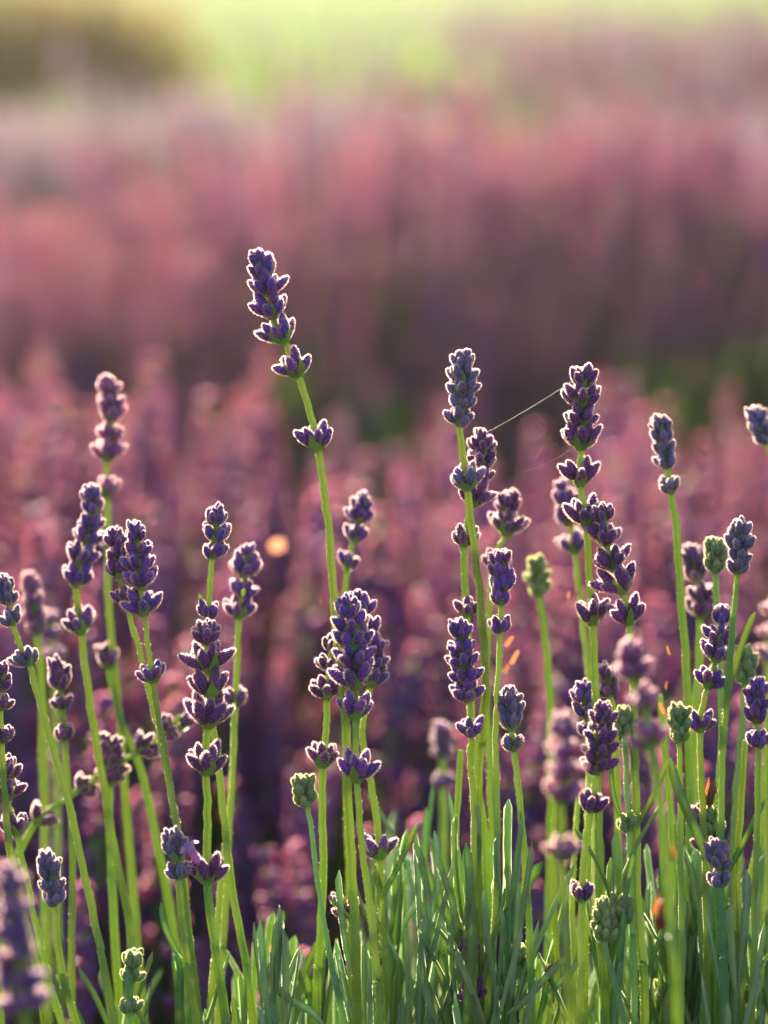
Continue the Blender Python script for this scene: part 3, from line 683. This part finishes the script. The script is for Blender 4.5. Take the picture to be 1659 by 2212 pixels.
lavender([(122, 1425), (130, 1480), (135, 1530), (141, 1598), (150, 1750), (157, 1900), (156, 2212)],
    W_((1460, 52), (1485, 60), (1508, 60), (1530, 48), (1595, 52)), 'upright soft head crossing behind the slanting stem at left', dz=.025, kind='dark')
lavender([(4, 1440), (2, 1560), (10, 1700), (20, 1830), (45, 1950), (80, 2100), (100, 2212)],
    W_((1490, 50), (1530, 46), (1600, 60)), 'head half cut by the left edge beneath the slanting one', dz=.0, kind='dark')
lavender([(15, 1640), (14, 1720), (34, 1790), (70, 1960), (100, 2100), (135, 2212)],
    W_((1678, 72), (1722, 84), (1770, 92), (1798, 80)), 'wide dark head low on the left edge', dz=.004, kind='dark')
lavender([(390, 1545), (365, 1575), (318, 1612), (240, 1655), (180, 1700), (100, 1752), (62, 1800), (30, 1870), (10, 1960), (0, 2212)],
    W_((1585, 66), (1620, 76), (1660, 82), (1705, 70), (1775, 80)), 'soft stem lying over diagonally behind the left-hand stems', dz=.035, kind='dark')
lavender([(232, 1590), (240, 1650), (236, 1700), (240, 1850), (262, 2212)],
    W_((1625, 72), (1655, 70), (1690, 66)), 'soft dark head behind the bending stem at lower left', dz=.035, kind='dark')
lavender([(104, 1842), (110, 1900), (118, 1955), (126, 2050), (145, 2150), (165, 2212)],
    W_((1872, 50), (1898, 66), (1925, 56), (1952, 50)), 'small violet-blue head on its own low at left', kind='blue', dz=-.003)
lavender([(22, 1880), (30, 2020), (55, 2190), (62, 2260), (68, 2330)],
    W_((1935, 74), (1985, 90), (2035, 102), (2085, 112), (2135, 116), (2185, 112)), 'large blurred purple head closest to the camera in the bottom left corner', dz=-.13, r=1.3)
lavender([(378, 1798), (380, 1850), (386, 1895), (392, 1980), (405, 2090), (425, 2212)],
    W_((1828, 54), (1852, 64), (1876, 64), (1895, 46)), 'small blue-tipped head beside an open lilac flower', kind='blue', dz=-.010)
lavender([(285, 2062), (284, 2115), (280, 2150), (282, 2212)],
    W_((2085, 40), (2104, 46), (2118, 30), (2186, 50)), 'pale green head with two purple buds below, at the bottom left', kind='green', dz=-.002, stemmat='stem_grey')
lavender([(228, 1395), (236, 1450), (262, 1560), (300, 1650), (335, 1800), (378, 2030), (400, 2212)],
    W_((1440, 56),), 'blurred leaning stem with one dim ring behind the pair at left', dz=.05, kind='dark')
lavender([(782, 1068), (775, 1130), (762, 1180), (750, 1230), (745, 1300), (745, 1500), (752, 1800), (760, 2212)],
    W_((1100, 50), (1125, 66), (1150, 70), (1168, 56), (1228, 54)), 'soft tilted head just right of the tallest stem', dz=.035)
lavender([(955, 1562), (955, 1640), (957, 1700), (960, 1850), (962, 2212)],
    W_((1592, 46), (1612, 48), (1636, 42), (1700, 46)), 'dim blurred head between the two central groups', dz=.09)
# bare and lone-budded stems
lavender([(1013, 2030), (1018, 2100), (1022, 2155), (1024, 2212)], W_((2062, 40), (2158, 72)), 'short stem with paired single buds low in the centre', dz=-.004, kind='dark')
lavender([(738, 1935), (748, 1962), (757, 1985), (760, 2212)], W_((1975, 70),), 'low whorl of blurred buds with thin bracts under the central heads', dz=.008, kind='dark')
lavender([(1508, 1748), (1512, 1800), (1530, 1850), (1540, 1950), (1545, 2212)], W_((1780, 44), (1835, 40)), 'dark buds peeking out beside the green-grey bud head at lower right', dz=.010, kind='dark')
# thin plain stems behind
for (p, d, lab) in (
    ([(88, 1520), (90, 1700), (105, 1900), (108, 2212)], .05, 'thin budless green stalk at the left, straight behind the slanting stem'),
    ([(505, 1520), (502, 1700), (480, 1880), (465, 2060), (452, 2212)], .02, 'thin stalk right of the biggest dark head'),
    ([(1250, 1700), (1240, 1850), (1236, 2000), (1242, 2212)], .02, 'plain stalk behind the blurred near head right of centre'),
    ([(1425, 1500), (1440, 1650), (1452, 1850), (1455, 2212)], .03, 'plain stalk between the thick blurred head and the slim blue one'),
    ([(1610, 1600), (1600, 1750), (1592, 1900), (1600, 2212)], .01, 'plain stalk right of the lilac-blue head'),
    ([(1645, 1650), (1640, 1800), (1600, 1980), (1580, 2212)], .02, 'plain stalk slanting in from the right edge'),
    ([(1200, 1720), (1196, 1900), (1206, 2212)], .015, 'plain stalk under the blurred near head'),
    ([(995, 1620), (985, 1800), (975, 2000), (965, 2212)], .015, 'plain stalk left of the long central stem')):
    lavender(p, [], lab, dz=d, stemmat='stem')

# ------------------------------------------------------------------ long single leaves and bracts placed one by one
def leaf_thing(pts, label, dz=0., w_=24, m='leaf'):
    P = catmull([at(x, y, dz) for x, y in pts][::-1], 4)      # base to tip
    base = P[0].copy(); mb = MB()
    strap(mb, [p - base for p in P], px2m(w_, dz), Vector((random.uniform(-.5, .5), -1, .2)))
    o = obj('lavender_leaf', mb.build('lavender_leaf', [M[m]]), None, base)
    tag(o, label, 'leaf', 'long single leaves among the stems')
for a in (
    ([(896, 1824), (930, 1900), (968, 1975), (1005, 2045), (1040, 2120)], 'long flat green leaf slanting from upper left into the centre stems', 0., 26, 'leaf'),
    ([(903, 1776), (880, 1830), (852, 1890), (832, 1930), (822, 1990)], 'yellowish narrow bract lit from behind right of the central stems', 0., 13, 'stem'),
    ([(1172, 1860), (1130, 1920), (1090, 1985), (1045, 2050)], 'green leaf slanting up to the right beside the blue-grey head stem', .004, 24, 'leaf'),
    ([(1448, 1635), (1465, 1700), (1490, 1760), (1520, 1830), (1535, 1880)], 'broad leaf bending down to the lower right from beside the flat green bud', -.002, 22, 'leaf'),
    ([(1444, 1640), (1420, 1700), (1395, 1750), (1375, 1790)], 'right-hand long bract of the fork under the tiny green head', 0, 12, 'stem'),
    ([(1318, 1625), (1322, 1690), (1332, 1740), (1352, 1785)], 'left-hand curved bract of the fork under the tiny green head', 0, 11, 'leaf'),
    ([(1632, 1322), (1612, 1370), (1592, 1430), (1578, 1490)], 'thin leaf rising right of the blue head near the right edge', .012, 14, 'stem'),
    ([(1656, 1720), (1620, 1790), (1590, 1850), (1565, 1900)], 'thin bright bract reaching in from the right edge', .0, 12, 'stem'),
    ([(528, 1270), (524, 1290)], 'tiny yellow leaf tip beside the soft round head', .01, 12, 'stem'),
    ([(430, 1282), (436, 1310), (445, 1335)], 'tiny yellow bract left of the small neat head', .004, 12, 'stem'),
    ([(348, 1948), (356, 2000), (380, 2050), (408, 2090)], 'curved leaf left of the close pair of stems near the bottom', 0, 14, 'leaf'),
    ([(568, 2085), (590, 2125), (630, 2160), (672, 2185), (700, 2215)], 'bent grey-green leaf in the lower left of the leafy patch', 0, 18, 'leaf_grey'),
    ([(712, 1940), (740, 1965), (760, 1990)], 'thin dark bract beside the low blurred buds', .004, 10, 'leaf'),
    ([(1180, 2150), (1230, 2100), (1255, 2070)], 'narrow grey leaf crossing the stems right of the bottom centre', 0, 14, 'leaf_grey'),
    ([(1230, 2060), (1180, 2110), (1130, 2165), (1095, 2190)], 'long pale leaf sloping up to the right at the bottom', -.004, 16, 'leaf_grey'),
    ([(960, 2040), (985, 2085), (1010, 2140)], 'green leaf slanting to the paired buds low in the centre', 0, 20, 'leaf')):
    leaf_thing(*a)

# leafy shoots rising from the plant into the bottom of the view
LEAFM = {}
def leaf_mesh(i, m):
    rnd = random.Random(i * 3 + 1); mb = MB(); L = .042; c = rnd.uniform(-.2, .45)
    pts = [Vector((0, c * L * t * t, L * t)) for t in (0, .15, .35, .6, .8, .92, 1.0)]
    strap(mb, pts, rnd.uniform(.0017, .0024), Vector((0, 1, 0)), fold=rnd.uniform(.1, .35))
    return mb.build('leaf', [M[m]])
LEAFS = [leaf_mesh(i, 'leaf') for i in range(4)] + [leaf_mesh(i, 'leaf_grey') for i in range(4)]
def shoot(x, ytip, dz, rnd, k):
    tip = at(x, ytip, dz); H = tip.z + .0
    base = Vector((tip.x + rnd.uniform(-.03, .03), tip.y + rnd.uniform(-.02, .03), 0))
    mid = tip.lerp(base, .5) + Vector((rnd.uniform(-.01, .01), rnd.uniform(-.01, .01), 0))
    e = bpy.data.objects.new('leafy_shoot', None); COL.objects.link(e); e.location = base; e.empty_display_size = .02
    P = catmull([tip - base - Vector((0, 0, .02)), tip.lerp(mid, .35) - base, mid - base, Vector((0, 0, 0))], 4)
    mb = MB(); tube(mb, P, [.0007 + .0009 * j / len(P) for j in range(len(P))], 0, False, 6)
    obj('stem', mb.build('stem', [M['stem_grey']]), e)
    grey = rnd.random() < .5
    z = 0; a = rnd.uniform(0, 6.28)
    top = tip - base; n = 0; dist = .022
    axis = (P[0] - P[3]).normalized()
    while dist < .15 and n < 7:
        p = P[0] - axis * (dist - .022)
        for s in (0, math.pi):
            t = rnd.uniform(.08, .30) + .035 * n; aa = a + s + rnd.gauss(0, .2)
            d = frame_of(axis) @ Vector((math.sin(t) * math.cos(aa), math.sin(t) * math.sin(aa), math.cos(t)))
            me = LEAFS[rnd.randrange(4) + (4 if grey else 0)]
            o = bpy.data.objects.new('leaf', me); COL.objects.link(o); o.parent = e; o.location = p
            m = frame_of(d) @ Matrix.Rotation(aa - math.pi / 2, 3, 'Z'); o.rotation_euler = m.to_euler()
            sc = rnd.uniform(.75, 1.25) * (.6 + .12 * min(n, 4)); o.scale = (rnd.uniform(.85, 1.1), 1, sc)
        a += math.pi / 2; n += 1; dist += rnd.uniform(.009, .016)
    tag(e, ('narrow-leaved grey-green' if grey else 'narrow-leaved fresh green') + ' lavender shoot without flowers among the stem bases at the bottom', 'lavender shoot', ('grey-green' if grey else 'fresh green') + ' leafy shoots among the stem bases')
rnd = random.Random(77)
for k in range(58):
    x = rnd.uniform(560, 1690)
    if k > 52: x = rnd.uniform(180, 560)
    lowm = 1960 if x < 820 else 1770
    if x > 1350: lowm = 1840
    y = lowm + abs(rnd.gauss(0, 130)) + (140 if x < 560 else 0)
    dz = rnd.choice([rnd.uniform(-.01, .03), rnd.uniform(.02, .12)])
    shoot(x, min(2190, y), dz, rnd, k)

# ------------------------------------------------------------------ small things
# spider thread between heads
def thread(a, b, da, db, sag, label, r=.00005):
    A = at(*a, da); B = at(*b, db); pts = [A.lerp(B, t) + Vector((0, 0, -sag * 4 * t * (1 - t))) for t in [i / 12 for i in range(13)]]
    base = pts[0].copy(); mb = MB(); tube(mb, [p - base for p in pts], [r] * 13, 0, False, 4)
    o = obj('spider_thread', mb.build('spider_thread', [M['silk']]), None, base); tag(o, label, 'spider thread', 'spider threads strung between the heads')
m, nt, out = mat('silk'); P = nt.nodes.new('ShaderNodeBsdfPrincipled'); P.inputs['Base Color'].default_value = (.12, .12, .11, 1); P.inputs['Roughness'].default_value = .6
nt.links.new(P.outputs[0], out.inputs[0]); M['silk'] = m
thread((1248, 815), (1040, 940), .004, .012, .0005, 'thin silvery spider thread running left from the tip of the tall dark head', .00003)
thread((1248, 830), (1085, 1075), .004, .045, .003, 'faint sagging spider thread from the tall dark head down to the bushy head', .000018)
thread((1240, 965), (1012, 1000), .004, .0, .004, 'faint slack spider thread low between the tall dark head and the central stem', .000016)

def fleck(x, y, dz, L, ang, label, k):
    mb = MB(); L *= .75; w2 = L * .14
    V = [(-w2, 0, -L / 2), (w2, 0, -L / 2), (w2 * 1.2, w2 * .5, 0), (w2 * .8, 0, L / 2), (-w2 * .8, 0, L / 2), (-w2 * 1.2, w2 * .5, 0), (0, -w2 * .6, 0)]
    F = [(0, 1, 2, 6), (0, 6, 5), (6, 2, 3), (6, 3, 4), (6, 4, 5)]
    mb.add(V, F, 0, True)
    o = obj('dried_floret', mb.build('dried_floret', [M['orange']]), None, at(x, y, dz), (0, R(ang), R(20 * k)))
    tag(o, label, 'dried floret', 'orange dried florets caught among the stems')
FL = [(1100, 1385, .05, .004, 35, 'orange dried floret caught left of the green budding stem, uppermost'), (1112, 1420, .05, .005, 30, 'longest orange floret caught beside the small purple head'),
      (1095, 1445, .06, .003, 35, 'short orange floret just left of the green budding stem'), (1228, 1290, .05, .004, 15, 'orange floret hanging near the head behind the tall dark one'),
      (1245, 1270, .06, .003, 20, 'small orange floret above the wide ring of the tall dark stem'), (1370, 1415, .05, .003, 20, 'orange floret above the thick blurred head'),
      (1440, 1480, .03, .003, -15, 'tiny round orange floret right of the thick blurred head'), (1444, 1405, .03, .003, 20, 'orange speck left of the slim blue-grey stem'),
      (1430, 1530, .03, .004, 25, 'orange floret halfway down beside the slim blue-grey stem'), (588, 2050, .06, .005, 35, 'orange-red floret fallen low left of the leafy patch'),
      (565, 2090, .09, .003, 40, 'dim orange floret beneath the orange-red one'), (910, 1930, .06, .003, 0, 'faint orange floret near the yellowish bract'),
      (693, 1300, .05, .0016, 0, 'tiny bright speck left of the tallest stem by the central heads'), (1515, 1160, .08, .003, 30, 'orange speck high beside the small green bud head'),
      (768, 2160, .02, .003, 40, 'small orange fleck near the bottom centre')]
for k, f in enumerate(FL): fleck(*f, k)
M['glint_orange'] = leafy('pale_orange_glint', [(.3, (.5, .26, .16)), (.7, (.6, .32, .2))], (.9, .42, .24), .22, nscale=400)  # tint of an added disc that stands in for a blurred glint
mb = MB(); mb.add([(0, 0, .0004)] + [(.0024 * math.cos(a), .0024 * math.sin(a), 0) for a in [k * .6283 for k in range(10)]], [(0, 1 + k, 1 + (k + 1) % 10) for k in range(10)], 0)
o = obj('glint_disc', mb.build('glint_disc', [M['glint_orange']]), None, at(599, 1178, .215), sdir.to_track_quat('Z', 'Y').to_euler())
tag(o, 'added pale orange disc standing in for a round blurred glint left of the tallest stem', 'petal')

# dry brown bracts clinging to stems
def brown_bit(x, y, dz, L, W2, ang, label, name='dried_bract', cat='dried bract', m='brown'):
    mb = MB(); V, F, pr = bud_geo(L, W2, 8, [(0, .25), (.15, .7), (.4, 1), (.7, .85), (.92, .45)])
    mb.add(V, F, 0)
    V, F = hair_tris(40, L, W2, pr, .0004, .0002, random.Random(int(x))); mb.add(V, F, 0, False)
    for s in (-1, 1):
        mb.add([(0, -W2 * .5, L * .2), (s * W2 * 1.5, -W2, L * .7), (s * W2 * .6, -W2 * .5, L * 1.25)], [(0, 1, 2)], 0)
    o = obj(name, mb.build(name, [M[m]]), None, at(x, y, dz), (0, R(ang), 0)); tag(o, label, cat, 'brown dried bits clinging to stems')
brown_bit(1532, 1745, 0, .0062, .0010, 3, 'dark brown dried bract standing above the green-grey bud head')
brown_bit(1440, 1880, -.075, .0050, .0011, 4, 'upper blurred brown husk on the near stem at right')
brown_bit(1428, 2010, -.075, .0068, .0016, 2, 'lower, larger blurred brown husk on the near stem at right')
brown_bit(1186, 2120, -.002, .0042, .0008, 0, 'small black-brown husk on the stem of the blue-grey budding head')

# open lilac corolla on the low left whorl
def corolla(x, y, dz, label):
    base = at(x, y, dz); mb = MB()
    tube(mb, [Vector((0, 0, .004)), Vector((0, 0, 0))], [.0011, .0007], 0, False, 8)
    for k in range(5):
        a = 6.283 * k / 5; d = Vector((math.cos(a), math.sin(a), 0))
        p = Vector((0, 0, .0038)); s = Vector((-math.sin(a), math.cos(a), 0))
        q = p + d * .0014 + Vector((0, 0, .0012)); e = p + d * .0026 + Vector((0, 0, .0006))
        mb.add([p - s * .0006, p + s * .0006, q + s * .0011, e + s * .0005, e - s * .0005, q - s * .0011], [(0, 1, 2, 5), (5, 2, 3, 4)], 0)
    o = obj('open_floret', mb.build('open_floret', [M['petal']]), None, base, (R(10), R(-28), 0)); tag(o, label, 'floret')
corolla(428, 1862, -.014, 'single open lilac floret between the small blue-tipped head and the wide low ring')

# ------------------------------------------------------------------ morning haze
hz = bpy.data.materials.new('haze'); hz.use_nodes = True; nt = hz.node_tree; nt.nodes.clear()
o_ = nt.nodes.new('ShaderNodeOutputMaterial'); v = nt.nodes.new('ShaderNodeVolumePrincipled')
v.inputs['Color'].default_value = (.95, .93, .90, 1); v.inputs['Density'].default_value = .0026; v.inputs['Anisotropy'].default_value = .9
nt.links.new(v.outputs[0], o_.inputs['Volume'])
X0, X1, Y0, Y1, Z0, Z1 = -20, 20, -3, 60, -1, 1.6
hv = [(x, y, z) for x in (X0, X1) for y in (Y0, Y1) for z in (Z0, Z1)]
hf = [(0, 1, 3, 2), (4, 6, 7, 5), (0, 4, 5, 1), (2, 3, 7, 6), (0, 2, 6, 4), (1, 5, 7, 3)]
tag(obj('haze', mesh('haze', hv, hf, [hz])), kind='stuff')
